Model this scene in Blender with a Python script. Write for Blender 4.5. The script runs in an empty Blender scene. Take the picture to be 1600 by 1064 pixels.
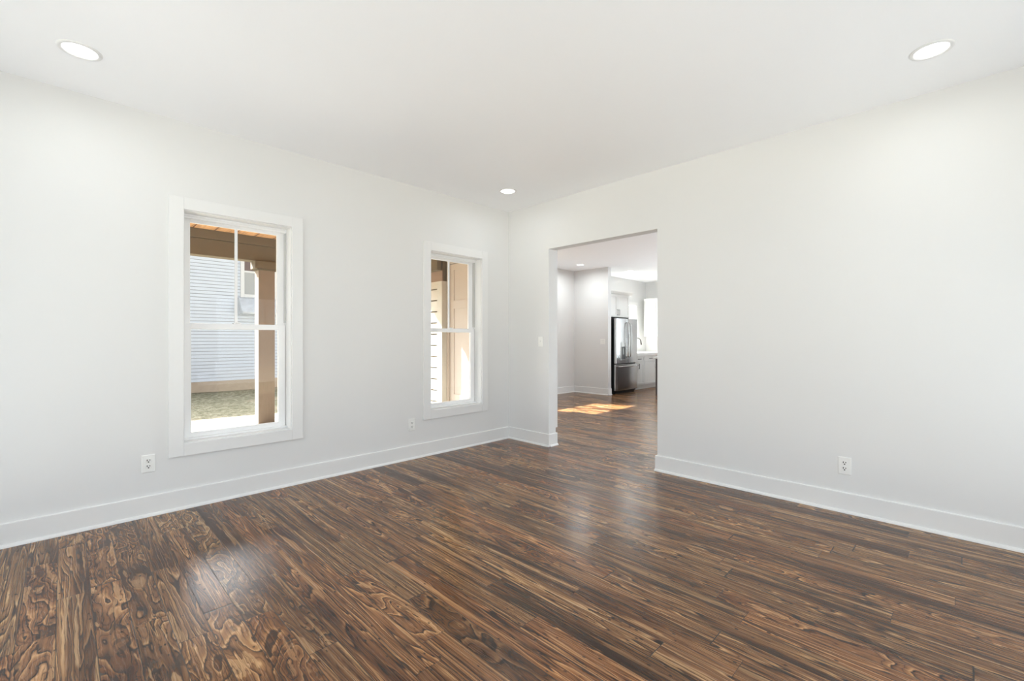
import bpy, bmesh, math, random
from mathutils import Vector
random.seed(4)
S = bpy.context.scene
COL = S.collection
PI = math.pi

# ------------------------------------------------------------------ camera
cd = bpy.data.cameras.new('camera'); cam = bpy.data.objects.new('camera', cd); COL.objects.link(cam)
cam.location = (3.905, -3.838, 1.199)
cam.rotation_euler = (PI/2, 0, math.radians(45.083))
cd.sensor_width = 36.0; cd.lens = 703.29/1600*36.0
cd.shift_y = -2.24/1600
cd.clip_start = 0.02; cd.clip_end = 300
S.camera = cam

# ------------------------------------------------------------------ world, sun, exposure
W = bpy.data.worlds.new('sky'); S.world = W; W.use_nodes = True
wn = W.node_tree; wn.nodes.clear()
SUN_DIR = Vector((1.0, 0.4, -0.98)).normalized()
# hazy sky: even white-blue dome, brighter towards the low sun
sky = wn.nodes.new('ShaderNodeTexSky'); sky.sky_type = 'NISHITA'; sky.sun_disc = False
sky.sun_elevation = math.radians(42); sky.sun_rotation = math.radians(248); sky.dust_density = 2.0
sc = wn.nodes.new('ShaderNodeMix'); sc.data_type = 'RGBA'; sc.blend_type = 'MULTIPLY'; sc.inputs[0].default_value = 1
sc.inputs[7].default_value = (0.2, 0.2, 0.2, 1)
mixw = wn.nodes.new('ShaderNodeMix'); mixw.data_type = 'RGBA'; mixw.inputs[0].default_value = 0.9
mixw.inputs[7].default_value = (0.93, 0.96, 1.0, 1)
geo = wn.nodes.new('ShaderNodeTexCoord')
dot = wn.nodes.new('ShaderNodeVectorMath'); dot.operation = 'DOT_PRODUCT'; dot.inputs[1].default_value = tuple(-SUN_DIR)
mxx = wn.nodes.new('ShaderNodeMath'); mxx.operation = 'MAXIMUM'; mxx.inputs[1].default_value = 0
pw = wn.nodes.new('ShaderNodeMath'); pw.operation = 'POWER'; pw.inputs[1].default_value = 4
ma = wn.nodes.new('ShaderNodeMath'); ma.operation = 'MULTIPLY_ADD'; ma.inputs[1].default_value = 14.0; ma.inputs[2].default_value = 0.95
bg = wn.nodes.new('ShaderNodeBackground'); out = wn.nodes.new('ShaderNodeOutputWorld')
wn.links.new(geo.outputs['Generated'], dot.inputs[0]); wn.links.new(dot.outputs['Value'], mxx.inputs[0])
wn.links.new(mxx.outputs[0], pw.inputs[0]); wn.links.new(pw.outputs[0], ma.inputs[0]); wn.links.new(ma.outputs[0], bg.inputs[1])
wn.links.new(sky.outputs[0], sc.inputs[6]); wn.links.new(sc.outputs[2], mixw.inputs[6])
wn.links.new(mixw.outputs[2], bg.inputs[0]); wn.links.new(bg.outputs[0], out.inputs[0])
sl = bpy.data.lights.new('sun', 'SUN'); sl.energy = 42; sl.angle = math.radians(0.6); sl.color = (1.0, 0.96, 0.9)
so = bpy.data.objects.new('sun', sl); COL.objects.link(so); so.location = (-10, -4, 12)
so.rotation_euler = SUN_DIR.to_track_quat('-Z', 'Y').to_euler()

DAY = (0.82, 0.91, 1.0)
def area(name, loc, direction, sx, sy, energy, color=DAY, shape='RECTANGLE', spread=180):
    l = bpy.data.lights.new(name, 'AREA'); l.shape = shape; l.size = sx
    if shape == 'RECTANGLE': l.size_y = sy
    l.energy = energy; l.color = color; l.spread = math.radians(spread)
    o = bpy.data.objects.new(name, l); COL.objects.link(o); o.location = loc
    o.rotation_euler = Vector(direction).to_track_quat('-Z', 'Z' if abs(direction[2]) < .9 else 'Y').to_euler()
    return o
# added lamps stand in for daylight at unseen windows and an added patio door
area('added_front_fill', (5.16, -3.45, 1.2), (-1, 0, 0.44), 1.7, 2.2, 31)
area('added_front_fill', (5.16, -1.15, 1.2), (-1, 0, 0.44), 1.7, 2.2, 31)
area('added_rear_fill', (1.3, -5.16, 1.2), (0, 1, 0.44), 1.7, 2.2, 29)
area('added_rear_fill', (3.6, -5.16, 1.2), (0, 1, 0.44), 1.7, 2.2, 29)
area('added_patio_fill', (2.4, 7.66, 1.2), (0, -1, 0.05), 2.6, 2.1, 370)
area('daylight_kitchen_window', (-2.55, 6.35, 1.6), (1, 0, 0), 0.9, 0.9, 22)
LAMP_W = 1.6

S.view_settings.view_transform = 'Standard'; S.view_settings.look = 'None'
S.view_settings.gamma = 1; S.view_settings.use_curve_mapping = False
S.view_settings.exposure = 0.07
S.cycles.max_bounces = 14; S.cycles.diffuse_bounces = 10; S.cycles.transparent_max_bounces = 16

# ------------------------------------------------------------------ materials
def new_mat(name):
    m = bpy.data.materials.new(name); m.use_nodes = True
    nt = m.node_tree; return m, nt, nt.nodes['Principled BSDF']
def lin(c):
    return tuple(((v/255)/12.92 if v/255 <= .04045 else ((v/255+.055)/1.055)**2.4) for v in c)+(1,)
def mat(name, rgb, rough=0.5, metal=0.0, var=0.03, vscale=6.0, bump=0.0, bscale=60.0, spec=None, stretch=None):
    m, nt, p = new_mat(name)
    c = lin(rgb)
    tc = nt.nodes.new('ShaderNodeTexCoord'); mp = nt.nodes.new('ShaderNodeMapping')
    if stretch: mp.inputs['Scale'].default_value = stretch
    nt.links.new(tc.outputs['Object'], mp.inputs[0])
    no = nt.nodes.new('ShaderNodeTexNoise'); no.inputs['Scale'].default_value = vscale; no.inputs['Detail'].default_value = 4
    nt.links.new(mp.outputs[0], no.inputs['Vector'])
    mx = nt.nodes.new('ShaderNodeMix'); mx.data_type = 'RGBA'
    mx.inputs[6].default_value = tuple(max(0, v*(1-var)) for v in c[:3])+(1,)
    mx.inputs[7].default_value = tuple(min(1, v*(1+var)) for v in c[:3])+(1,)
    nt.links.new(no.outputs[0], mx.inputs[0]); nt.links.new(mx.outputs[2], p.inputs['Base Color'])
    p.inputs['Roughness'].default_value = rough; p.inputs['Metallic'].default_value = metal
    if spec is not None: p.inputs['Specular IOR Level'].default_value = spec
    if bump:
        n2 = nt.nodes.new('ShaderNodeTexNoise'); n2.inputs['Scale'].default_value = bscale; n2.inputs['Detail'].default_value = 3
        nt.links.new(mp.outputs[0], n2.inputs['Vector'])
        b = nt.nodes.new('ShaderNodeBump'); b.inputs['Strength'].default_value = bump; b.inputs['Distance'].default_value = 0.003
        nt.links.new(n2.outputs[0], b.inputs['Height']); nt.links.new(b.outputs[0], p.inputs['Normal'])
    return m

M = {}
M['wall'] = mat('painted_wall', (227, 227, 226), .85, var=.006, vscale=2, bump=.05, bscale=220, spec=.2)
M['ceiling'] = mat('ceiling_paint', (250, 251, 253), .9, var=.004, bump=.04, bscale=200, spec=.2)
M['trim'] = mat('white_trim_paint', (232, 232, 231), .38, var=.006)
M['vinyl'] = mat('white_vinyl', (246, 246, 246), .35, var=.004)
M['track'] = mat('grey_balance_track', (200, 200, 198), .5)
M['plastic'] = mat('white_plastic', (238, 238, 235), .3, var=.004)
M['slot'] = mat('dark_slot', (14, 13, 12), .6)
M['cabinet'] = mat('cabinet_paint', (232, 231, 228), .4, var=.006)
M['quartz'] = mat('white_quartz', (243, 243, 241), .2, var=.02, vscale=12)
M['handle'] = mat('dark_bronze_metal', (40, 36, 34), .35, metal=.8)
M['black'] = mat('black_plastic', (9, 9, 10), .45)
M['island'] = mat('island_grey_paint', (92, 84, 84), .5)
M['steel'] = mat('brushed_stainless', (205, 205, 204), .2, metal=1.0, var=.06, vscale=30, stretch=(30, 30, .5), bump=.05, bscale=40)
M['faucet'] = mat('brushed_nickel', (95, 95, 95), .25, metal=1.0)
M['tile'] = mat('white_backsplash', (240, 240, 238), .25, var=.01)
M['beam'] = mat('brown_porch_paint', (102, 92, 76), .75, var=.12, vscale=40, bump=.2, bscale=120)
M['post'] = mat('rough_cedar_post', (130, 116, 102), .8, var=.16, vscale=9, stretch=(6, 6, 1), bump=.25, bscale=70)
M['frieze'] = mat('tan_frieze', (140, 118, 102), .8, var=.08, vscale=30)
M['board'] = mat('textured_corner_board', (186, 182, 172), .8, var=.12, vscale=60, bump=.3, bscale=90)
M['doorpaint'] = mat('cream_door_paint', (182, 172, 162), .55, var=.02)
M['concrete'] = mat('porch_concrete', (132, 130, 124), .9, var=.06, vscale=5, bump=.2, bscale=60)
M['foundation'] = mat('brown_foundation', (182, 166, 150), .9, var=.12, vscale=10, bump=.3)
M['roof'] = mat('grey_roof', (110, 108, 105), .9, var=.1)
M['nwin'] = mat('grey_window_blind', (160, 163, 167), .6)
M['nwindark'] = mat('dim_brown_window_shade', (104, 88, 86), .4)

def glass_mat():
    m = bpy.data.materials.new('window_glass'); m.use_nodes = True; nt = m.node_tree; nt.nodes.clear()
    o = nt.nodes.new('ShaderNodeOutputMaterial'); mx = nt.nodes.new('ShaderNodeMixShader')
    t = nt.nodes.new('ShaderNodeBsdfTransparent'); g = nt.nodes.new('ShaderNodeBsdfGlossy'); g.inputs['Roughness'].default_value = .02
    t.inputs[0].default_value = (.97, .98, .975, 1)
    f = nt.nodes.new('ShaderNodeFresnel'); f.inputs[0].default_value = 1.25
    nt.links.new(f.outputs[0], mx.inputs[0]); nt.links.new(t.outputs[0], mx.inputs[1]); nt.links.new(g.outputs[0], mx.inputs[2])
    nt.links.new(mx.outputs[0], o.inputs[0]); return m
M['glass'] = glass_mat()

def emis(name, col, s):
    m, nt, p = new_mat(name); p.inputs['Base Color'].default_value = (1, 1, 1, 1)
    p.inputs['Emission Color'].default_value = col+(1,); p.inputs['Emission Strength'].default_value = s; return m
M['lens'] = emis('lit_lamp_lens', (1, .98, .95), 5.0)

class NB:
    """tiny node builder"""
    def __init__(s, nt): s.nt = nt
    def val(s, x, sock):
        if isinstance(x, (int, float)): sock.default_value = x
        else: s.nt.links.new(x, sock)
    def m(s, op, a, b=None, c=None):
        n = s.nt.nodes.new('ShaderNodeMath'); n.operation = op
        s.val(a, n.inputs[0])
        if b is not None: s.val(b, n.inputs[1])
        if c is not None: s.val(c, n.inputs[2])
        return n.outputs[0]
    def xyz(s, x, y, z):
        n = s.nt.nodes.new('ShaderNodeCombineXYZ')
        for i, v in enumerate((x, y, z)): s.val(v, n.inputs[i])
        return n.outputs[0]
    def noise(s, vec, scale=1, detail=2, rough=.5, dist=0, typ=None):
        n = s.nt.nodes.new('ShaderNodeTexNoise'); s.nt.links.new(vec, n.inputs['Vector'])
        n.inputs['Scale'].default_value = scale; n.inputs['Detail'].default_value = detail
        n.inputs['Roughness'].default_value = rough; n.inputs['Distortion'].default_value = dist
        return n.outputs[0]
    def white(s, x, y=0, z=0):
        n = s.nt.nodes.new('ShaderNodeTexWhiteNoise'); n.noise_dimensions = '3D'
        s.nt.links.new(s.xyz(x, y, z), n.inputs['Vector']); return n.outputs[0]
    def ramp(s, f, stops, interp='LINEAR'):
        n = s.nt.nodes.new('ShaderNodeValToRGB'); cr = n.color_ramp; cr.interpolation = interp
        while len(cr.elements) < len(stops): cr.elements.new(.5)
        for e, (p, c) in zip(cr.elements, stops): e.position = p; e.color = c
        s.nt.links.new(f, n.inputs[0]); return n.outputs[0]
    def mix(s, f, a, b, blend='MIX'):
        n = s.nt.nodes.new('ShaderNodeMix'); n.data_type = 'RGBA'; n.blend_type = blend
        s.val(f, n.inputs[0])
        for v, i in ((a, 6), (b, 7)):
            if isinstance(v, tuple): n.inputs[i].default_value = v
            else: s.nt.links.new(v, n.inputs[i])
        return n.outputs[2]
    def smooth(s, x, a, b):
        n = s.nt.nodes.new('ShaderNodeMapRange'); n.interpolation_type = 'SMOOTHSTEP'
        s.val(x, n.inputs[0]); n.inputs[1].default_value = a; n.inputs[2].default_value = b; return n.outputs[0]

def floor_mat():
    m, nt, p = new_mat('figured_hardwood_planks'); B = NB(nt)
    tc = nt.nodes.new('ShaderNodeTexCoord'); sp = nt.nodes.new('ShaderNodeSeparateXYZ')
    nt.links.new(tc.outputs['Object'], sp.inputs[0]); x, y = sp.outputs[0], sp.outputs[1]
    PW = .1135
    v = B.m('DIVIDE', y, PW); row = B.m('FLOOR', v); fv = B.m('SUBTRACT', v, row)
    rr = B.white(row, 3.1)
    u = B.m('ADD', B.m('MULTIPLY', x, .85), B.m('MULTIPLY', rr, 9.0))
    u = B.m('ADD', u, B.m('MULTIPLY', B.m('SINE', B.m('ADD', B.m('MULTIPLY', x, 2.3), B.m('MULTIPLY', row, 1.7))), .28))
    seg = B.m('FLOOR', u); fu = B.m('SUBTRACT', u, seg)
    id1 = B.white(row, seg, .5); id2 = B.white(row, seg, 7.5); id3 = B.white(row, seg, 13.5)
    # seams
    ey = B.m('MULTIPLY', B.m('SUBTRACT', .5, B.m('ABSOLUTE', B.m('SUBTRACT', fv, .5))), PW)
    ex = B.m('MULTIPLY', B.m('SUBTRACT', .5, B.m('ABSOLUTE', B.m('SUBTRACT', fu, .5))), 1.15)
    seam = B.m('SUBTRACT', 1, B.smooth(B.m('MINIMUM', ey, ex), .0006, .0022))
    # grain coordinates, each plank its own piece of wood
    xx = B.m('ADD', x, B.m('MULTIPLY', id1, 57))
    swirl = B.smooth(B.m('ADD', id2, B.m('MULTIPLY', B.smooth(B.m('MULTIPLY', y, -1), 2.0, 3.2), .30)), .62, .95)
    wob = B.noise(B.xyz(B.m('MULTIPLY', xx, 3.0), B.m('MULTIPLY', y, 14.0), B.m('MULTIPLY', id1, 31)), 1, 4, .6)
    yy = B.m('ADD', y, B.m('MULTIPLY', B.m('SUBTRACT', wob, .5), B.m('ADD', .024, B.m('MULTIPLY', swirl, .035))))
    kx = B.m('ADD', .75, B.m('MULTIPLY', swirl, 2.1)); ky = B.m('SUBTRACT', 15.0, B.m('MULTIPLY', swirl, 5.5))
    gx = B.m('MULTIPLY', xx, kx); gy = B.m('MULTIPLY', B.m('ADD', yy, B.m('MULTIPLY', id3, 11)), ky)
    n1 = B.noise(B.xyz(gx, gy, B.m('MULTIPLY', id1, 19)), 1, 1.6, .45, .3)
    k = B.m('SUBTRACT', 12.0, B.m('MULTIPLY', swirl, 3.5))
    band = B.m('FRACT', B.m('ADD', B.m('MULTIPLY', n1, k), id3))
    c = lambda r, g, b: lin((r, g, b))
    col = B.ramp(band, [(0, c(58, 38, 25)), (.05, c(104, 73, 49)), (.30, c(146, 108, 76)), (.46, c(134, 97, 67)), (.50, c(80, 54, 37)), (.54, c(138, 101, 70)), (.74, c(164, 126, 90)), (.86, c(204, 168, 128)), (.92, c(150, 112, 80)), (.955, c(46, 29, 19)), (1, c(58, 38, 25))])
    n2 = B.noise(B.xyz(B.m('MULTIPLY', gx, .7), B.m('MULTIPLY', gy, .5), B.m('MULTIPLY', id2, 23)), 1, 2, .5, .4)
    zone = B.ramp(n2, [(.34, c(140, 122, 112)), (.44, c(206, 196, 186)), (.52, c(255, 255, 255)), (.62, c(255, 252, 244))])
    col = B.mix(1.0, col, zone, 'MULTIPLY')
    # dark mineral streaks
    n3 = B.noise(B.xyz(B.m('MULTIPLY', gx, 1.5), B.m('MULTIPLY', gy, 1.3), B.m('MULTIPLY', id3, 41)), 1, 3, .6, .8)
    blot = B.smooth(n3, .595, .625)
    col = B.mix(B.m('MULTIPLY', blot, .62), col, c(48, 33, 24))
    # pale sap wood with crisp edges
    pale = B.smooth(B.noise(B.xyz(B.m('MULTIPLY', gx, 1.2), B.m('MULTIPLY', gy, 1.5), B.m('MULTIPLY', id2, 67)), 1, 2.5, .5, .5), .612, .63)
    col = B.mix(B.m('MULTIPLY', pale, .6), col, c(198, 164, 126))
    # long hair lines
    st = B.noise(B.xyz(B.m('MULTIPLY', xx, 2.2), B.m('MULTIPLY', yy, 240), id1), 1, 2.5, .6)
    stf = B.ramp(st, [(.36, c(90, 68, 54)), (.43, c(220, 214, 206)), (.5, c(255, 255, 255)), (.66, c(255, 255, 255))])
    col = B.mix(.85, col, stf, 'MULTIPLY')
    # pin knots
    vo = nt.nodes.new('ShaderNodeTexVoronoi'); vo.inputs['Scale'].default_value = 1
    nt.links.new(B.xyz(B.m('MULTIPLY', xx, 16), B.m('MULTIPLY', yy, 34), id1), vo.inputs['Vector'])
    kn = B.m('SUBTRACT', 1, B.smooth(vo.outputs['Distance'], .09, .17))
    kn = B.m('MULTIPLY', kn, B.m('GREATER_THAN', B.noise(B.xyz(B.m('MULTIPLY', xx, 3), B.m('MULTIPLY', yy, 8), 2), 1, 1), .44))
    col = B.mix(B.m('MULTIPLY', kn, .85), col, c(30, 20, 14))
    # plank-to-plank tone
    tone = B.ramp(id1, [(0, c(158, 140, 128)), (.10, c(214, 204, 194)), (.4, c(246, 240, 232)), (1, c(255, 255, 250))])
    col = B.mix(1.0, col, tone, 'MULTIPLY')
    warm = B.ramp(id3, [(0, c(255, 234, 218)), (.5, c(255, 252, 246)), (1, c(250, 250, 246))])
    col = B.mix(1.0, col, warm, 'MULTIPLY')
    col = B.mix(B.m('MULTIPLY', seam, .9), col, c(22, 14, 10))
    nt.links.new(col, p.inputs['Base Color'])
    rg = B.m('ADD', .20, B.m('MULTIPLY', st, .12))
    nt.links.new(rg, p.inputs['Roughness']); p.inputs['IOR'].default_value = 1.5
    p.inputs['Specular IOR Level'].default_value = .52
    # long shallow waves of the sanded boards and the bevelled seams
    h = B.m('ADD', B.m('MULTIPLY', B.noise(B.xyz(B.m('MULTIPLY', xx, 2.0), B.m('MULTIPLY', yy, 30), id1), 1, 3), .35), B.m('MULTIPLY', st, .10))
    h = B.m('SUBTRACT', h, B.m('MULTIPLY', seam, .8))
    b = nt.nodes.new('ShaderNodeBump'); b.inputs['Strength'].default_value = .35; b.inputs['Distance'].default_value = .0015
    nt.links.new(h, b.inputs['Height']); nt.links.new(b.outputs[0], p.inputs['Normal'])
    return m
M['floor'] = floor_mat()

def plank_mat(name, rgb, axis, width, dark, rough=.7):
    """boards side by side along one axis (object coordinates)"""
    m, nt, p = new_mat(name); B = NB(nt)
    tc = nt.nodes.new('ShaderNodeTexCoord'); sp = nt.nodes.new('ShaderNodeSeparateXYZ'); nt.links.new(tc.outputs['Object'], sp.inputs[0])
    a = sp.outputs[axis]; o = sp.outputs[1-axis]
    v = B.m('DIVIDE', a, width); row = B.m('FLOOR', v); fv = B.m('SUBTRACT', v, row)
    e = B.m('SUBTRACT', .5, B.m('ABSOLUTE', B.m('SUBTRACT', fv, .5)))
    seam = B.m('SUBTRACT', 1, B.smooth(e, .02, .05))
    n = B.noise(B.xyz(B.m('MULTIPLY', o, 2), B.m('MULTIPLY', a, 40), row), 1, 4, .6, .5)
    c = lin(rgb)
    col = B.ramp(n, [(.3, tuple(q*.55 for q in c[:3])+(1,)), (.5, c), (.7, tuple(min(1, q*1.25) for q in c[:3])+(1,))])
    t = B.white(row, 2.0); col = B.mix(B.m('MULTIPLY', t, .25), col, tuple(q*.5 for q in c[:3])+(1,))
    col = B.mix(seam, col, lin(dark)); nt.links.new(col, p.inputs['Base Color']); p.inputs['Roughness'].default_value = rough
    return m
M['porchwood'] = plank_mat('orange_pine_boards', (196, 150, 106), 1, .24, (90, 52, 30))
M['lawn'] = None
def lawn_mat():
    m, nt, p = new_mat('patchy_grass'); B = NB(nt)
    tc = nt.nodes.new('ShaderNodeTexCoord')
    n1 = B.noise(tc.outputs['Object'], .5, 5, .6); n2 = B.noise(tc.outputs['Object'], 10, 8, .8)
    sp = nt.nodes.new('ShaderNodeSeparateXYZ'); nt.links.new(tc.outputs['Object'], sp.inputs[0])
    a = B.ramp(n2, [(.35, lin((74, 72, 54))), (.5, lin((128, 123, 102))), (.65, lin((172, 165, 146)))])
    b = B.ramp(n2, [(.35, lin((140, 126, 108))), (.65, lin((190, 174, 152)))])
    f = B.smooth(n1, .5, .68)
    p.inputs['Roughness'].default_value = 1; p.inputs['Specular IOR Level'].default_value = .1
    nt.links.new(B.mix(f, a, b), p.inputs['Base Color']); return m
M['lawn'] = lawn_mat()
M['siding_n'] = mat('pale_blue_white_siding', (200, 208, 223), .6, var=.02)
M['gap'] = mat('grey_lap_shade', (148, 152, 162), .8)  # grey backing between courses, paints the shadow under each lap
M['siding'] = mat('cream_lap_siding', (190, 184, 172), .75, var=.05, vscale=12, stretch=(1, 1, 8), bump=.2, bscale=50)

# ------------------------------------------------------------------ geometry helpers
def link(name, bm, m=None, parent=None, bevel=0, smooth=False, mats=None):
    bmesh.ops.recalc_face_normals(bm, faces=bm.faces)
    me = bpy.data.meshes.new(name); bm.to_mesh(me); bm.free()
    if mats:
        for q in mats: me.materials.append(q)
    elif m: me.materials.append(m)
    o = bpy.data.objects.new(name, me); COL.objects.link(o)
    if parent is not None:
        o.parent = parent
    if smooth:
        for f in me.polygons: f.use_smooth = True
    if bevel:
        b = o.modifiers.new('bevel', 'BEVEL'); b.width = bevel; b.segments = 2; b.limit_method = 'ANGLE'; b.angle_limit = math.radians(40)
    return o
def box(bm, a, b, mi=0):
    x0, y0, z0 = (min(p, q) for p, q in zip(a, b)); x1, y1, z1 = (max(p, q) for p, q in zip(a, b))
    v = [bm.verts.new(c) for c in ((x0,y0,z0),(x1,y0,z0),(x1,y1,z0),(x0,y1,z0),(x0,y0,z1),(x1,y0,z1),(x1,y1,z1),(x0,y1,z1))]
    for f in ((0,3,2,1),(4,5,6,7),(0,1,5,4),(1,2,6,5),(2,3,7,6),(3,0,4,7)):
        bm.faces.new([v[i] for i in f]).material_index = mi
def boxes(name, lst, m, parent=None, bevel=0):
    bm = bmesh.new()
    for a, b in lst: box(bm, a, b)
    return link(name, bm, m, parent, bevel)
def prism(name, pts, fn, t0, t1, m, parent=None, bevel=0, smooth=False):
    """polygon pts (2-D) swept from t0 to t1; fn(p, q, t) -> xyz"""
    bm = bmesh.new()
    A = [bm.verts.new(fn(p, q, t0)) for p, q in pts]; Bv = [bm.verts.new(fn(p, q, t1)) for p, q in pts]
    bm.faces.new(A); bm.faces.new(Bv[::-1]); n = len(pts)
    for i in range(n): bm.faces.new((A[i], A[(i+1) % n], Bv[(i+1) % n], Bv[i]))
    return link(name, bm, m, parent, bevel, smooth)
def wallgrid(name, us, vs, holes, fn, m, parent=None):
    """a wall slab of thickness w 0..1 with rectangular holes, only outer faces"""
    U = sorted(set(list(us)+[h[0] for h in holes]+[h[1] for h in holes])); V = sorted(set(list(vs)+[h[2] for h in holes]+[h[3] for h in holes]))
    def solid(i, j):
        if i < 0 or j < 0 or i >= len(U)-1 or j >= len(V)-1: return False
        cu, cv = (U[i]+U[i+1])/2, (V[j]+V[j+1])/2
        return not any(h[0] < cu < h[1] and h[2] < cv < h[3] for h in holes)
    bm = bmesh.new(); vd = {}
    def vt(i, j, w):
        if (i, j, w) not in vd: vd[(i, j, w)] = bm.verts.new(fn(U[i], V[j], w))
        return vd[(i, j, w)]
    for i in range(len(U)-1):
        for j in range(len(V)-1):
            if not solid(i, j): continue
            for w in (0, 1): bm.faces.new([vt(i,j,w), vt(i+1,j,w), vt(i+1,j+1,w), vt(i,j+1,w)])
            if not solid(i-1, j): bm.faces.new([vt(i,j,0), vt(i,j+1,0), vt(i,j+1,1), vt(i,j,1)])
            if not solid(i+1, j): bm.faces.new([vt(i+1,j,0), vt(i+1,j+1,0), vt(i+1,j+1,1), vt(i+1,j,1)])
            if not solid(i, j-1): bm.faces.new([vt(i,j,0), vt(i+1,j,0), vt(i+1,j,1), vt(i,j,1)])
            if not solid(i, j+1): bm.faces.new([vt(i,j+1,0), vt(i+1,j+1,0), vt(i+1,j+1,1), vt(i,j+1,1)])
    return link(name, bm, m, parent)
def empty(name, loc=(0,0,0), rz=0):
    o = bpy.data.objects.new(name, None); COL.objects.link(o); o.location = loc; o.rotation_euler = (0,0,rz); o.empty_display_size = .1
    return o
def tag(o, label=None, cat=None, group=None, kind=None):
    if label: o['label'] = label
    if cat: o['category'] = cat
    if group: o['group'] = group
    if kind: o['kind'] = kind
    return o
def struct(o, label=None): return tag(o, label, None, None, 'structure')
def tube(bm, pts, r, seg=10, cap=True):
    pts = [Vector(p) for p in pts]; rings = []
    up = None
    for i, p in enumerate(pts):
        t = (pts[min(i+1, len(pts)-1)]-pts[max(i-1, 0)]).normalized()
        if up is None: up = t.orthogonal().normalized()
        up = (up - t*up.dot(t)).normalized(); s = t.cross(up)
        rings.append([bm.verts.new(p+(up*math.cos(2*PI*k/seg)+s*math.sin(2*PI*k/seg))*r) for k in range(seg)])
    for a, b in zip(rings, rings[1:]):
        for k in range(seg): bm.faces.new((a[k], a[(k+1)%seg], b[(k+1)%seg], b[k]))
    if cap: bm.faces.new(rings[0][::-1]); bm.faces.new(rings[-1])
def lathe(bm, prof, seg=48, c=(0,0)):
    rings = []
    for r, z in prof:
        rings.append([bm.verts.new((c[0]+r*math.cos(2*PI*k/seg), c[1]+r*math.sin(2*PI*k/seg), z)) for k in range(seg)])
    for a, b in zip(rings, rings[1:]):
        for k in range(seg): bm.faces.new((a[k], a[(k+1)%seg], b[(k+1)%seg], b[k]))
    return rings

H = 2.74
T = .17      # outer wall thickness
# ------------------------------------------------------------------ room shell
bm = bmesh.new()
box(bm, (-T, -4.9-T, -.1), (4.9+T, .92, 0)); box(bm, (-2.35-T, .92, -.1), (4.9+T, 7.4+T, 0))
struct(link('floor', bm, M['floor']), 'dark brown figured hardwood plank floor with glossy finish')
bm = bmesh.new()
box(bm, (-T, -4.9-T, H), (4.9+T, .92, H+.06)); box(bm, (-2.35-T, .92, H), (4.9+T, 7.4+T, H+.06))
struct(link('ceiling', bm, M['ceiling']), 'smooth flat white ceiling')

# casing inner sizes (photo): window 1 y -3.235..-2.51, window 2 y -1.144..-.44 ; z .458..2.118
W1 = (-3.235, -2.508, .458, 2.118); W2 = (-1.144, -.442, .458, 2.118)
struct(wallgrid('wall_left', (-4.9-T, .93), (0, H), [W1, W2], lambda u, v, w: (-T*w, u, v), M['wall']), 'pale grey painted wall with two windows')
OP = (.637, 1.934, 0, 2.205)
struct(wallgrid('wall_right', (0, 4.9), (0, H), [OP], lambda u, v, w: (u, .12*w, v), M['wall']), 'pale grey painted wall with cased-free opening to the kitchen')
F1 = (-4.3, -2.6, .15, 2.35); F2 = (-2.0, -.3, .15, 2.35)
struct(wallgrid('wall_front', (-4.9-T, 7.4+T), (0, H), [F1, F2], lambda u, v, w: (4.9+T*w, u, v), M['wall']))
R1 = (.45, 2.15, .15, 2.35); R2 = (2.75, 4.45, .15, 2.35)
struct(wallgrid('wall_rear', (0, 4.9), (0, H), [R1, R2], lambda u, v, w: (u, -4.9-T*w, v), M['wall']))
D1 = (-2.40, -1.90, 0, 2.50)
# foyer shell
struct(wallgrid('wall_entry', (-2.35-T, -T+.005), (0, H), [D1], lambda u, v, w: (u, .92+.15*w, v), M['doorpaint']))
FW = (1.12, 2.62, 1.38, 2.24)
struct(wallgrid('wall_foyer', (1.07, 4.52), (0, H), [FW], lambda u, v, w: (-2.35-T*w, u, v), M['wall']), 'pale grey foyer wall seen through the opening')
struct(wallgrid('wall_partition', (-2.35, -1.453), (0, H), [], lambda u, v, w: (u, 4.4+.12*w, v), M['wall']), 'short pale grey wall beside the refrigerator')
KW = (5.85, 6.86, 1.05, 2.08)
struct(wallgrid('wall_kitchen_side', (4.52, 7.4+T), (0, H), [KW], lambda u, v, w: (-2.2-(T+.15)*w, u, v), M['wall']), 'kitchen wall with window behind the sink')
PD = (1.1, 3.7, 0, 2.2)
struct(wallgrid('wall_kitchen_back', (-2.2, 4.9), (0, H), [PD], lambda u, v, w: (u, 7.4+T*w, v), M['wall']), 'kitchen back wall')

# ------------------------------------------------------------------ baseboards
BH, BT = .138, .015
def baseboard(name, a, b, n, label=None, e0=0, e1=0):
    """run from a to b (xy) on a wall whose room side is n"""
    a, b, n = Vector(a), Vector(b), Vector(n); d = (b-a).normalized(); a = a-d*e0; b = b+d*e1; L = (b-a).length
    fn = lambda p, q, t: tuple((a+d*t+n*p).to_3d()+Vector((0,0,q)))
    o = prism(name, [(0,0),(BT,0),(BT,BH-.004),(BT-.004,BH),(0,BH)], fn, 0, L, M['trim'])
    struct(o, label)
    q = .017
    arc = [(BT,0)]+[(BT+q*math.cos(k*PI/10), q*1.1*math.sin(k*PI/10)) for k in range(6)]
    s = prism('shoe_molding', arc, fn, 0, L, M['trim'], o)
    return o
baseboard('baseboard_left', (0,-4.9), (0,0), (1,0), 'white baseboard along the window wall')
baseboard('baseboard_right', (0,0), (.637,0), (0,-1), 'short white baseboard between the corner and the opening', 0, BT)
baseboard('baseboard_right.001', (1.934,0), (4.9,0), (0,-1), 'long white baseboard right of the opening', BT)
baseboard('baseboard_jamb', (.637,0), (.637,.12), (1,0), 'white baseboard wrapping the left side of the opening', 0, BT)
baseboard('baseboard_jamb.001', (1.934,.12), (1.934,0), (-1,0), None, BT)
baseboard('baseboard_front', (4.9,-4.9), (4.9,0), (-1,0))
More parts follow.
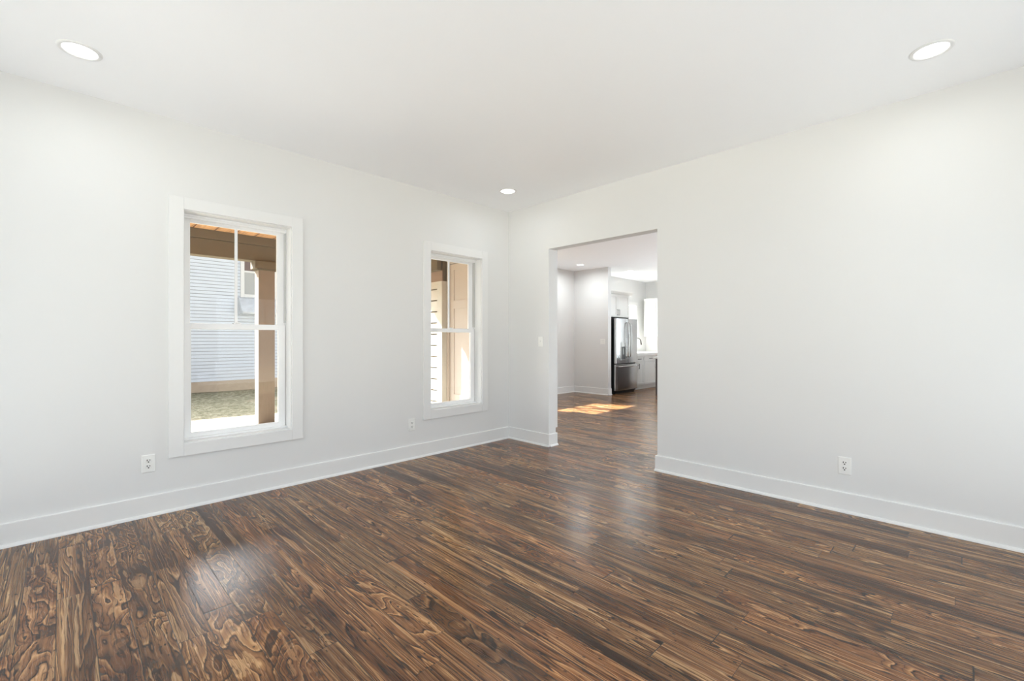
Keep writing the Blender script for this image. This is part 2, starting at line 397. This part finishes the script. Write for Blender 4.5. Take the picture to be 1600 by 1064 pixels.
baseboard('baseboard_rear', (0,-4.9), (4.9,-4.9), (0,1))
baseboard('baseboard_foyer', (-2.35,1.07), (-2.35,4.4), (1,0), 'white baseboard along the foyer side wall')
baseboard('baseboard_partition', (-2.35,4.4), (-1.453,4.4), (0,-1), 'white baseboard on the short wall left of the refrigerator', 0, BT)
baseboard('baseboard_partition_end', (-1.453,4.4), (-1.453,4.52), (1,0), None, 0, 0)
baseboard('baseboard_foyer_back', (.0,.12), (.637,.12), (0,1))

# ------------------------------------------------------------------ windows
def make_window(name, hole, fn, label=None, muntin=True, casing=True, T=T, mid=1.294, sill_d=.11):
    """double-hung window; fn(u, w, z): w = depth outward from the room face"""
    u0, u1, z0, z1 = hole
    root = struct(empty(name, fn((u0+u1)/2, 0, z0)), label); inv = root.location.copy()
    g = lambda u, w, z: tuple(Vector(fn(u, w, z))-inv)
    def bx(nm, lst, m, parent=root, bev=.0015):
        b = bmesh.new()
        for a, c in lst: box(b, g(*a), g(*c))
        return link(nm, b, m, parent, bev)
    if casing:
        cw, ct = .0855, -.019
        bx('casing', [((u0-cw,0,z0-cw),(u0,ct,z1+cw)), ((u1,0,z0-cw),(u1+cw,ct,z1+cw)), ((u0,0,z1),(u1,ct,z1+cw)), ((u0,0,z0-cw),(u1,ct,z0))], M['trim'], bev=.002)
    j = .006
    bx('jamb', [((u0,.0,z0),(u0+j,T,z1)), ((u1-j,.0,z0),(u1,T,z1)), ((u0+j,0,z1-j),(u1-j,T,z1)), ((u0+j,0,z0),(u1-j,T,z0+j))], M['trim'], bev=0)
    # vinyl frame with stops and the balance tracks at the sides
    d0 = sill_d
    bx('window_frame', [((u0+j,d0+.035,z0+j),(u0+.02,T,z1-j)), ((u1-.02,d0+.035,z0+j),(u1-j,T,z1-j)), ((u0+j,d0-.02,z1-.02),(u1-j,T,z1-j)),
                        ((u0+j,d0-.028,z0+j),(u1-j,T,z0+.018)), ((u0+j,d0-.012,z1-.034),(u1-j,d0+.002,z1-.02))], M['vinyl'])
    bx('balance_track', [((u1-.0125,d0-.006,mid+.04),(u1-j,d0+.034,z1-.034)), ((u0+j,d0-.006,mid+.04),(u0+.0125,d0+.034,z1-.034))], M['track'], bev=0)
    st = .052
    a0, a1 = u0+.012, u1-.012
    # upper sash (outer)
    w0, w1 = d0+.037, d0+.062
    us = bx('upper_sash', [((a0,w0,mid-.02),(a0+st,w1,z1-.02)), ((a1-st,w0,mid-.02),(a1,w1,z1-.02)), ((a0+st,w0,z1-.052),(a1-st,w1,z1-.02)), ((a0+st,w0,mid-.02),(a1-st,w1,mid+.018))], M['vinyl'])
    bx('glass_pane', [((a0+st,w0+.010,mid+.018),(a1-st,w0+.014,z1-.052))], M['glass'], us, 0)
    if muntin:
        c = (a0+a1)/2
        bx('muntin', [((c-.010,w0-.001,mid+.018),(c+.010,w0+.009,z1-.052))], M['vinyl'], us)
    # lower sash (inner)
    w0, w1 = d0, d0+.030
    ls = bx('lower_sash', [((a0,w0,z0+.018),(a0+st,w1,mid+.022)), ((a1-st,w0,z0+.018),(a1,w1,mid+.022)), ((a0+st,w0,mid-.020),(a1-st,w1,mid+.022)), ((a0+st,w0,z0+.018),(a1-st,w1,z0+.052))], M['vinyl'])
    bx('glass_pane', [((a0+st,w0+.014,z0+.052),(a1-st,w0+.018,mid-.020))], M['glass'], ls, 0)
    bx('sash_lift', [((a0+.09,w0-.008,z0+.040),(a1-.09,w0,z0+.047))], M['vinyl'], ls)
    c = (a0+a1)/2
    bx('sash_lock', [((c-.028,w0+.003,mid+.022),(c+.028,w0+.024,mid+.029)), ((c-.008,w0-.004,mid+.027),(c+.020,w0+.010,mid+.033))], M['vinyl'], ls)
    return root
fL = lambda u, w, z: (-w, u, z)
make_window('window_1', W1, fL, 'tall white double hung window showing the porch post and neighbouring house')
make_window('window_2', W2, fL, 'narrower looking white double hung window nearest the corner, showing the porch door')
fF = lambda u, w, z: (4.9+w, u, z); fR = lambda u, w, z: (u, -4.9-w, z)
for i, (hh, ff) in enumerate(((F1, fF), (F2, fF), (R1, fR), (R2, fR))):
    make_window('window_%d' % (i+3), hh, ff, None, True, mid=1.45, sill_d=.09)
# pair of high sashes in the foyer wall: its sun patches lie on the floor
def fixed_window(name, hole, fn, bars, T, fr=.035):
    u0, u1, z0, z1 = hole; root = struct(empty(name, fn((u0+u1)/2, 0, z0))); inv = root.location.copy()
    g = lambda u, w, z: tuple(Vector(fn(u, w, z))-inv)
    def bx(nm, lst, m, parent=root, bev=.002):
        b = bmesh.new()
        for a, c in lst: box(b, g(*a), g(*c))
        return link(nm, b, m, parent, bev)
    cw = .085
    bx('casing', [((u0-cw,0,z0-cw),(u0,-.018,z1+cw)), ((u1,0,z0-cw),(u1+cw,-.018,z1+cw)), ((u0,0,z1),(u1,-.018,z1+cw)), ((u0,0,z0-cw),(u1,-.018,z0))], M['trim'])
    lst = [((u0,T-.07,z0),(u0+fr,T-.02,z1)), ((u1-fr,T-.07,z0),(u1,T-.02,z1)), ((u0+fr,T-.07,z1-fr),(u1-fr,T-.02,z1)), ((u0+fr,T-.07,z0),(u1-fr,T-.02,z0+fr))]
    for b_ in bars: lst.append(((b_-.022,T-.07,z0+fr),(b_+.022,T-.02,z1-fr)))
    bx('window_frame', lst, M['vinyl'])
    e = [u0+fr]+[q for b_ in bars for q in (b_-.022, b_+.022)]+[u1-fr]
    for p0, p1 in zip(e[::2], e[1::2]): bx('glass_pane', [((p0,T-.047,z0+fr),(p1,T-.042,z1-fr))], M['glass'], root, 0)
    return root
fixed_window('window_7', FW, lambda u, w, z: (-2.35-w, u, z), [1.86], T)
tag(fixed_window('window_8', KW, lambda u, w, z: (-2.2-w, u, z), [], T+.15), 'bright kitchen window behind the refrigerator with white casing')
tag(fixed_window('door_2', (1.1, 3.7, 0.002, 2.2), lambda u, w, z: (u, 7.4+w, z), [2.4], T, fr=.07))  # unseen patio door, added to let lamp light into foyer and kitchen

# ------------------------------------------------------------------ outlets and switches
def plate(root, w=.07, h=.114, toggles=0, duplex=False):
    # local frame: plate lies in the local XZ plane, faces -Y
    bm = bmesh.new(); t = .0055; c = .004
    fr = [(-w/2, -h/2), (w/2, -h/2), (w/2, h/2), (-w/2, h/2)]; k = .9
    A = [bm.verts.new((x, 0, z)) for x, z in fr]; Bq = [bm.verts.new((x, -t*.45, z)) for x, z in fr]
    C_ = [bm.verts.new((x-math.copysign(c, x), -t, z-math.copysign(c, z))) for x, z in fr]
    for P, Q in ((A, Bq), (Bq, C_)):
        for i in range(4): bm.faces.new((P[i], P[(i+1)%4], Q[(i+1)%4], Q[i]))
    bm.faces.new(C_); bm.faces.new(A[::-1])
    link('cover_plate', bm, M['plastic'], root)
    if duplex:
        for s in (-1, 1):
            b2 = bmesh.new(); zc = s*.0195; pts = []
            for kk in range(32):
                a = 2*PI*kk/32; x = .0172*math.cos(a); z = max(-.0135, min(.0135, .0172*math.sin(a))); pts.append((x, z))
            P = [b2.verts.new((x, -t, zc+z)) for x, z in pts]; Q = [b2.verts.new((x*.94, -t-.0022, zc+z*.94)) for x, z in pts]
            for i in range(32): b2.faces.new((P[i], P[(i+1)%32], Q[(i+1)%32], Q[i]))
            b2.faces.new(Q)
            r = link('receptacle', b2, M['plastic'], root)
            b3 = bmesh.new(); y = -t-.0028
            box(b3, (-.0092, y, zc-.0003), (-.0048, y+.002, zc+.0105)); box(b3, (.0048, y, zc+.0007), (.0088, y+.002, zc+.0095))
            v = [b3.verts.new((.0042*math.cos(q*PI/6), y, zc-.0072+.0042*math.sin(q*PI/6))) for q in range(12)]
            v2 = [b3.verts.new((.0042*math.cos(q*PI/6), y+.002, zc-.0072+.0042*math.sin(q*PI/6))) for q in range(12)]
            b3.faces.new(v); [b3.faces.new((v[i], v[(i+1)%12], v2[(i+1)%12], v2[i])) for i in range(12)]
            tag(link('socket_slots', b3, M['slot'], r), 'dark slots of the socket')
        b4 = bmesh.new(); tube(b4, [(0,-t,0),(0,-t-.001,0)], .0032, 12); link('screw', b4, M['plastic'], root)
    for i in range(toggles):
        x = (i-(toggles-1)/2)*.046
        bm = bmesh.new(); box(bm, (x-.0052, -t-.001, -.012), (x+.0052, -t, .012)); 
        v = [bm.verts.new(q) for q in ((x-.0035,-t,-.004),(x+.0035,-t,-.004),(x+.0035,-t,.006),(x-.0035,-t,.006),(x-.003,-t-.011,.004),(x+.003,-t-.011,.004),(x+.003,-t-.010,.010),(x-.003,-t-.010,.010))]
        for f in ((4,5,6,7),(0,1,5,4),(1,2,6,5),(2,3,7,6),(3,0,4,7)): bm.faces.new([v[q] for q in f])
        link('toggle', bm, M['plastic'], root)
        bm = bmesh.new()
        bm.free()
        for z in (-.03, .03):
            bm = bmesh.new(); tube(bm, [(x,-t,z),(x,-t-.001,z)], .003, 10); link('screw', bm, M['plastic'], root)
def copy_tree(o, parent=None):
    c = o.copy(); COL.objects.link(c); c.parent = parent
    for ch in list(o.children): copy_tree(ch, c)
    return c
ol = tag(empty('wall_outlet', (0, -3.4285, .354), PI/2), 'white duplex outlet on the left wall, left of the larger window', 'outlet', 'wall outlets')
plate(ol, .074, .12, 0, True)
o2 = copy_tree(ol); o2.location = (0, -1.3645, .3405); o2['label'] = 'white duplex outlet between the two windows, low beside the corner window'
o3 = copy_tree(ol); o3.location = (3.324, 0, .3205); o3.rotation_euler = (0,0,0); o3['label'] = 'white duplex outlet low on the right wall above the long baseboard'
sw = tag(empty('light_switch', (.519, 0, 1.17)), 'white single toggle switch between the corner and the opening', 'light switch')
plate(sw, .07, .114, 1)
sw2 = tag(empty('light_switch', (-1.588, 4.4, 1.14)), 'white double toggle switch on the far wall left of the refrigerator', 'light switch')
plate(sw2, .116, .114, 2)

# ------------------------------------------------------------------ recessed lights
def make_light(label, loc, watt=LAMP_W, first=[None]):
    if first[0] is None:
        root = empty('ceiling_light', loc)
        bm = bmesh.new(); lathe(bm, [(.070, -.0015), (.0725, -.006), (.078, -.0075), (.088, -.0055), (.0915, -.001), (.0915, 0)]); link('trim_ring', bm, M['trim'], root, smooth=True)
        bm = bmesh.new(); r = lathe(bm, [(.071, -.002), (.045, -.0028), (.02, -.003)]); bm.faces.new(r[-1]); tag(link('lens', bm, M['lens'], root), 'glowing white lens')
        first[0] = root
    else: root = copy_tree(first[0]); root.location = loc
    tag(root, label, 'ceiling light', 'recessed ceiling lights')
    a = area('lamp_light', (loc[0], loc[1], loc[2]-.012), (0,0,-1), .15, .15, watt, (.92, .98, 1), 'DISK', 170)
    return root
LL = [((.575,-3.775,H), 'round recessed ceiling light at the upper left, above the left wall'),
      ((3.785,-.56,H), 'round recessed ceiling light at the upper right, near the right wall'),
      ((.555,-.56,H), 'small looking recessed ceiling light in front of the room corner'),
      ((-1.70,3.75,H), 'recessed ceiling light beyond the opening, in the foyer ceiling on the left'),
      ((-1.42,5.25,H), 'recessed ceiling light beyond the opening, near the kitchen on the right')]
for p_, l_ in LL: make_light(l_, p_, LAMP_W if p_[1] < 0 else 10.0)
make_light('recessed ceiling light over the near end of the room', (3.785,-3.775,H))
for l_, p_ in (('added recessed foyer ceiling light, unseen behind the right wall, nearest the opening', (1.5,1.9,H)), ('added recessed foyer ceiling light, unseen behind the right wall, far side', (3.6,1.9,H)),
               ('added unseen recessed kitchen ceiling light above the island', (.9,5.3,H)), ('added unseen recessed kitchen ceiling light right of the island', (3.3,5.3,H))): make_light(l_, p_, 7.0)  # unseen ceiling lights added to brighten the foyer and kitchen

# ------------------------------------------------------------------ kitchen
def cyl_handle(parent, pts, r=.005, name='handle', m='handle'):
    bm = bmesh.new(); tube(bm, pts, r, 8); return link(name, bm, M[m], parent, smooth=True)
def bar_handle_x(parent, x, y, z0, z1):     # vertical bow handle on a face looking +x
    return cyl_handle(parent, [(x,y,z0),(x+.028,y,z0),(x+.028,y,z1),(x,y,z1)], .006)
def shaker(name, x, y0, y1, z0, z1, parent, axis='x', m='cabinet', rail=.055):
    t = .02; bm = bmesh.new()
    def q(a, b):
        if axis == 'x': box(bm, (x+a[0],a[1],a[2]), (x+b[0],b[1],b[2]))
        else: box(bm, (a[1],x-a[0],a[2]), (b[1],x-b[0],b[2]))
    q((0,y0,z0),(t,y0+rail,z1)); q((0,y1-rail,z0),(t,y1,z1)); q((0,y0+rail,z0),(t,y1-rail,z0+rail)); q((0,y0+rail,z1-rail),(t,y1-rail,z1)); q((0,y0+rail,z0+rail),(t*.45,y1-rail,z1-rail))
    return link(name, bm, M[m], parent, .0015)

# refrigerator: french doors over a freezer drawer
fx, y0, y1, zt = -1.375, 4.585, 5.50, 1.65
fr = tag(empty('refrigerator', (0,0,0)), 'stainless steel french door refrigerator with dispenser beside the short wall', 'refrigerator')
boxes('body', [((-2.1,y0+.004,.035),(fx-.055,y1-.004,zt-.008))], M['black'], fr, .004)
boxes('base_grille', [((-2.05,y0+.02,.0),(fx-.03,y1-.1,.04))], M['black'], fr, .002)
def bowed(name, ya, yb, za, zb, parent):
    n = 14; pts = []
    for k in range(n+1):
        y = ya+(yb-ya)*k/n; c = (y-(y0+y1)/2)/((y1-y0)/2); e = min(y-ya, yb-y)
        pts.append((fx+.012*(1-c*c)-(.012 if e < .002 else 0), y))
    pts += [(fx-.048, yb), (fx-.048, ya)]
    return prism(name, pts, lambda p, q, t: (p, q, t), za, zb, M['steel'], parent, .004)
ym = 5.045
dl = bowed('door', y0, ym-.003, .665, zt, fr); dr = bowed('door', ym+.003, y1, .665, zt, fr); dw = bowed('freezer_drawer', y0, y1, .075, .645, fr)
def arc_handle(parent, y, z0, z1):
    return cyl_handle(parent, [(fx+.01,y,z0),(fx+.05,y,z0+.012)]+[(fx+.052+.022*math.sin(PI*k/10), y, z0+.012+(z1-z0-.024)*k/10) for k in range(1, 10)]+[(fx+.05,y,z1-.012),(fx+.01,y,z1)], .013, 'handle', 'steel')
arc_handle(dl, ym-.05, .80, 1.56); arc_handle(dr, ym+.05, .80, 1.56)
cyl_handle(dw, [(fx,y0+.07,.60),(fx+.055,y0+.07,.60)]+[(fx+.06+.012*math.sin(PI*k/8), y0+.07+(y1-y0-.14)*k/8, .60) for k in range(1,8)]+[(fx+.055,y1-.07,.60),(fx,y1-.07,.60)], .013, 'handle', 'steel')
dy0, dy1 = 4.765, 4.965
bm = bmesh.new()
box(bm, (fx+.004,dy0,1.03),(fx+.020,dy1,1.13)); box(bm, (fx+.004,dy0,.76),(fx+.018,dy0+.014,1.03)); box(bm, (fx+.004,dy1-.014,.76),(fx+.018,dy1,1.03)); box(bm, (fx+.004,dy0,.735),(fx+.034,dy1,.76))
dsp = link('water_dispenser', bm, M['steel'], dl, .002)
boxes('dispenser_recess', [((fx+.002,dy0+.014,.76),(fx+.0125,dy1-.014,1.03))], mat('dark_grey_recess', (60, 60, 62), .35), dl)
boxes('paddle', [((fx+.0125,4.85,.86),(fx+.018,4.88,1.0))], M['steel'], dl, .001)

# cabinet over the refrigerator with its tall side panel and crown
cx = -1.60
cb = tag(empty('wall_cabinet', (0,0,0)), 'white two door wall cabinet above the refrigerator', 'cabinet', 'kitchen wall cabinets')
boxes('body', [((-2.19,4.53,1.69),(cx-.02,5.52,2.21))], M['cabinet'], cb)
d1 = shaker('door', cx-.02, 4.535, 5.016, 1.70, 2.205, cb); bar_handle_x(d1, cx, 4.985, 1.74, 1.86)
d2 = shaker('door', cx-.02, 5.021, 5.515, 1.70, 2.205, cb); bar_handle_x(d2, cx, 5.055, 1.74, 1.86)
prism('crown_molding', [(0,0),(.03,0),(.045,.015),(.085,.05),(.09,.075),(0,.075)], lambda p, q, t: (cx-.02+p, t, 2.21+q), 4.53, 5.60, M['cabinet'], cb, .001)
boxes('side_panel', [((-2.19,5.52,0),(cx-.02,5.54,2.21))], M['cabinet'], cb)

# base cabinets with counter
bx_ = -1.52
units = [(5.545, 6.045), (6.05, 6.62), (6.625, 7.05)]
labs = ['white base cabinet right beside the refrigerator, under the counter', 'white base cabinet second from the refrigerator, half behind the island end', 'white base cabinet in the far corner under the counter']
for (a, b), lb in zip(units, labs):
    r = tag(empty('base_cabinet', (0,0,0)), lb, 'cabinet', 'kitchen base cabinets')
    boxes('body', [((-2.19,a,.10),(bx_,b,.80)), ((-2.19,a,0),(bx_-.05,b,.10))], M['cabinet'], r)
    d = shaker('door', bx_, a+.003, b-.003, .11, .645, r); bar_handle_x(d, bx_+.02, (b-.035 if a > 6 else b-.28), .50, .61)
    w = shaker('drawer', bx_, a+.003, b-.003, .655, .795, r, rail=.03)
    yc = (a+b)/2; cyl_handle(w, [(bx_+.02,yc-.06,.725),(bx_+.048,yc-.06,.725),(bx_+.048,yc+.06,.725),(bx_+.02,yc+.06,.725)], .006)
tag(boxes('countertop', [((-2.195,5.545,.802),(bx_+.04,7.39,.865))], M['quartz'], None, .003), 'white quartz countertop running right of the refrigerator', 'countertop')
tag(boxes('backsplash', [((-2.188,7.388,.867),(1.0,7.398,1.255))], M['tile']), 'white tiled backsplash behind the kitchen counter', 'backsplash')
# faucet
fc = tag(empty('kitchen_faucet', (-2.08, 6.55, .865)), 'dark gooseneck kitchen faucet beyond the right edge of the refrigerator', 'faucet')
bm = bmesh.new(); tube(bm, [(0,0,0),(0,0,.02)], .028, 16); link('base', bm, M['faucet'], fc, smooth=True)
bm = bmesh.new(); tube(bm, [(0,0,.02),(0,0,.26)]+[(.1-.1*math.cos(k*PI/10), 0, .26+.1*math.sin(k*PI/10)) for k in range(1, 10)], .012, 12); link('spout', bm, M['faucet'], fc, smooth=True)
bm = bmesh.new(); tube(bm, [(.195,0,.29),(.205,0,.24),(.212,0,.19)], .017, 12); link('spray_head', bm, M['handle'], fc, smooth=True)
bm = bmesh.new(); tube(bm, [(0,-.02,.06),(.02,-.07,.10)], .007, 8); link('lever', bm, M['faucet'], fc, smooth=True)
# upper cabinet on the back wall
uc = tag(empty('wall_cabinet', (0,0,0)), 'white wall cabinet on the far kitchen wall, beside the opening edge', 'cabinet', 'kitchen wall cabinets')
boxes('body', [((-2.06,7.06,1.265),(-.9,7.388,2.26))], M['cabinet'], uc)
boxes('filler_panel', [((-2.06,7.045,1.265),(-1.80,7.06,2.26))], M['cabinet'], uc, .001)
for i, (a, b) in enumerate(((-1.795,-1.35),(-1.345,-.9))):
    d = shaker('door', 7.06, a, b, 1.27, 2.20, uc, axis='y')
    hx = a+.05 if i == 0 else b-.05
    cyl_handle(d, [(hx,7.04,1.36),(hx,7.012,1.36),(hx,7.012,1.49),(hx,7.04,1.49)], .006)
boxes('crown_molding', [((-2.06,7.03,2.205),(-.88,7.06,2.26))], M['cabinet'], uc, .004)
# island
il = tag(empty('kitchen_island', (0,0,0)), 'grey kitchen island end with white top at the right edge of the opening', 'kitchen island')
boxes('body', [((-.825,5.29,0),(1.3,6.2,.772))], M['island'], il, .003)
boxes('countertop', [((-.86,5.25,.775),(1.34,6.25,.815))], M['quartz'], il, .003)

# ------------------------------------------------------------------ porch
struct(boxes('porch_slab', [((-3.52,-9,-.45),(-T-.002,.918,-.02)), ((-3.52,.918,-.45),(-2.53,1.2,-.02))], M['concrete']), 'pale concrete porch floor outside the windows')
struct(boxes('porch_ceiling', [((-3.38,-9,2.655),(-T-.002,.918,2.70))], M['porchwood']), 'orange pine board ceiling of the porch')
struct(boxes('roof', [((-3.56,-9,2.84),(6.2,.96,2.95)), ((-2.75,.96,2.84),(6.2,4.6,2.95)), ((-3.6,4.6,2.84),(6.2,8.9,2.95))], M['roof']))  # unseen roof, overhangs shaped to block sun from rear and kitchen windows
pb = tag(empty('porch_beam', (0,0,0)), 'brown painted porch beam under the orange board ceiling', 'beam')
boxes('lower_beam', [((-3.38,-9,2.312),(-3.195,.795,2.53))], M['beam'], pb, .003)
boxes('upper_trim', [((-3.385,-9,2.533),(-3.18,.795,2.655))], M['beam'], pb, .003)
boxes('end_beam', [((-3.178,.70,2.385),(-2.47,.795,2.655))], M['beam'], pb, .003)
pp = tag(empty('porch_post', (-3.29,-1.755,-.02)), 'square cedar porch post standing on the slab outside the larger window', 'porch post', 'porch posts')
boxes('shaft', [((-.09,-.108,0),(.09,.108,2.21))], M['post'], pp, .004)
boxes('capital', [((-.105,-.16,2.225),(.12,.185,2.332)), ((-.098,-.125,2.205),(.105,.125,2.225))], M['beam'], pp, .004)
p2 = copy_tree(pp); p2.location = (-3.29,-5.2,-.02); p2['label'] = 'square cedar porch post further along the porch, out of the windows'

# siding wall that closes the porch, beside the panelled door
def lap_siding(name, ua, ub, z0, z1, ex, fn, m, parent=None, lip=.012, gap=.014):
    bm = bmesh.new(); z = z0
    while z < z1-.01:
        zt_ = min(z+ex, z1)
        P = [(0, z+gap), (lip, z+gap), (lip*.6, zt_), (0, zt_)]
        A = [bm.verts.new(fn(ua, p, q)) for p, q in P]; Bv = [bm.verts.new(fn(ub, p, q)) for p, q in P]
        bm.faces.new(A); bm.faces.new(Bv[::-1])
        for i in range(4): bm.faces.new((A[i], A[(i+1)%4], Bv[(i+1)%4], Bv[i]))
        z += ex
    return link(name, bm, m, parent)
wp = struct(boxes('wall_porch', [((-3.37,.82,-.02),(-2.47,.915,2.65)), ((-2.52,.915,-.02),(-2.47,.919,2.65))], M['beam']), 'siding covered end wall of the porch')
lap_siding('siding', -3.37, -2.592, .0985-.198, 2.205, .1965, lambda u, p, z: (u, .82-p, z), M['siding'], wp, .03, .02)
boxes('corner_board', [((-2.594,.792,-.02),(-2.454,.82,2.205)), ((-2.47,.82,-.02),(-2.455,.919,2.205))], M['board'], wp, .002)
boxes('frieze_board', [((-3.37,.80,2.205),(-2.46,.82,2.385))], M['frieze'], wp)
# door_1 : tall panelled door under the porch
dr_ = struct(empty('door_1', (0,0,0)), 'cream panelled door under the porch seen through the corner window')
boxes('casing', [((-2.452,.895,0),(-2.405,.919,2.58)), ((-1.895,.895,0),(-1.80,.919,2.58)), ((-2.405,.895,2.50),(-1.895,.919,2.58))], M['doorpaint'], dr_, .003)
bm = bmesh.new(); dx0, dx1, ya = -2.398, -1.905, .925
box(bm, (dx0,ya+.012,0),(dx1,ya+.04,2.49))
for a, b, c_, d_ in ((dx0,-2.29,0,2.49),(-1.975,dx1,0,2.49),(-2.29,-1.975,2.385,2.49),(-2.29,-1.975,1.72,1.865),(-2.29,-1.975,0,.25)): box(bm, (a,ya,c_),(b,ya+.013,d_))
leaf = link('door_leaf', bm, M['doorpaint'], dr_, .002)
for z in (.306, 1.28, 2.27): boxes('hinge', [((-1.9035,.915,z-.045),(-1.8955,.927,z+.045))], M['handle'], dr_)

# ------------------------------------------------------------------ outdoors
bm = bmesh.new(); bmesh.ops.create_grid(bm, x_segments=60, y_segments=60, size=45)
for v in bm.verts:
    v.co.x -= 20; d = max(0, -4.5-v.co.x); v.co.z = -.46+min(d, 7)*.004+ .015*math.sin(v.co.x*3.1)*math.cos(v.co.y*2.3)
struct(link('ground', bm, M['lawn'], smooth=True), 'patchy green and tan lawn between the porch and the neighbouring house')
NX = -12.5
nh = tag(empty('neighbouring_house', (NX,0,-.45)), 'white sided two storey house across the lawn', 'house')
boxes('foundation', [((-8,-9,-.1),(-.02,7,.34))], M['foundation'], nh)
boxes('walls', [((-8,-9,.34),(-.012,7,4.95))], M['gap'], nh)
lap_siding('siding', -9, 7, .33, 4.95, .1035, lambda u, p, z: (p-.012, u, z), M['siding_n'], nh, .02, .016)
prism('roof', [(-8.4,4.95),(.35,4.95),(.35,5.05),(-4,6.4),(-8.4,5.05)], lambda p, q, t: (p, t, q), -9.3, 7.3, M['roof'], nh)
wy0, wy1, wz0, wz1 = .30, 1.15, 3.10, 4.60
nw = boxes('window', [((0,wy0-.11,wz0-.11),(.05,wy0,wz1+.11)), ((0,wy1,wz0-.11),(.05,wy1+.11,wz1+.11)), ((0,wy0,wz0-.11),(.05,wy1,wz0)), ((0,wy0,wz1),(.05,wy1,wz1+.11)), ((0,wy0,3.80),(.04,wy1,3.86))], mat('grey_white_window_frame', (205, 207, 212), .6), nh, .004)
boxes('blind', [((.001,wy0,wz0),(.012,wy1,3.80))], M['nwin'], nw)
boxes('pane', [((.001,wy0,3.86),(.012,wy1,wz1))], M['nwindark'], nw)
prism('lean_to_roof', [(.01,2.62),(.01,2.98),(.10,2.98),(.55,2.50),(.55,2.44),(.01,2.44)], lambda p, q, t: (p, t, q), .12, 3.0, mat('snow_dusted_shingles', (186, 190, 198), .8, var=.35, vscale=6), nh)
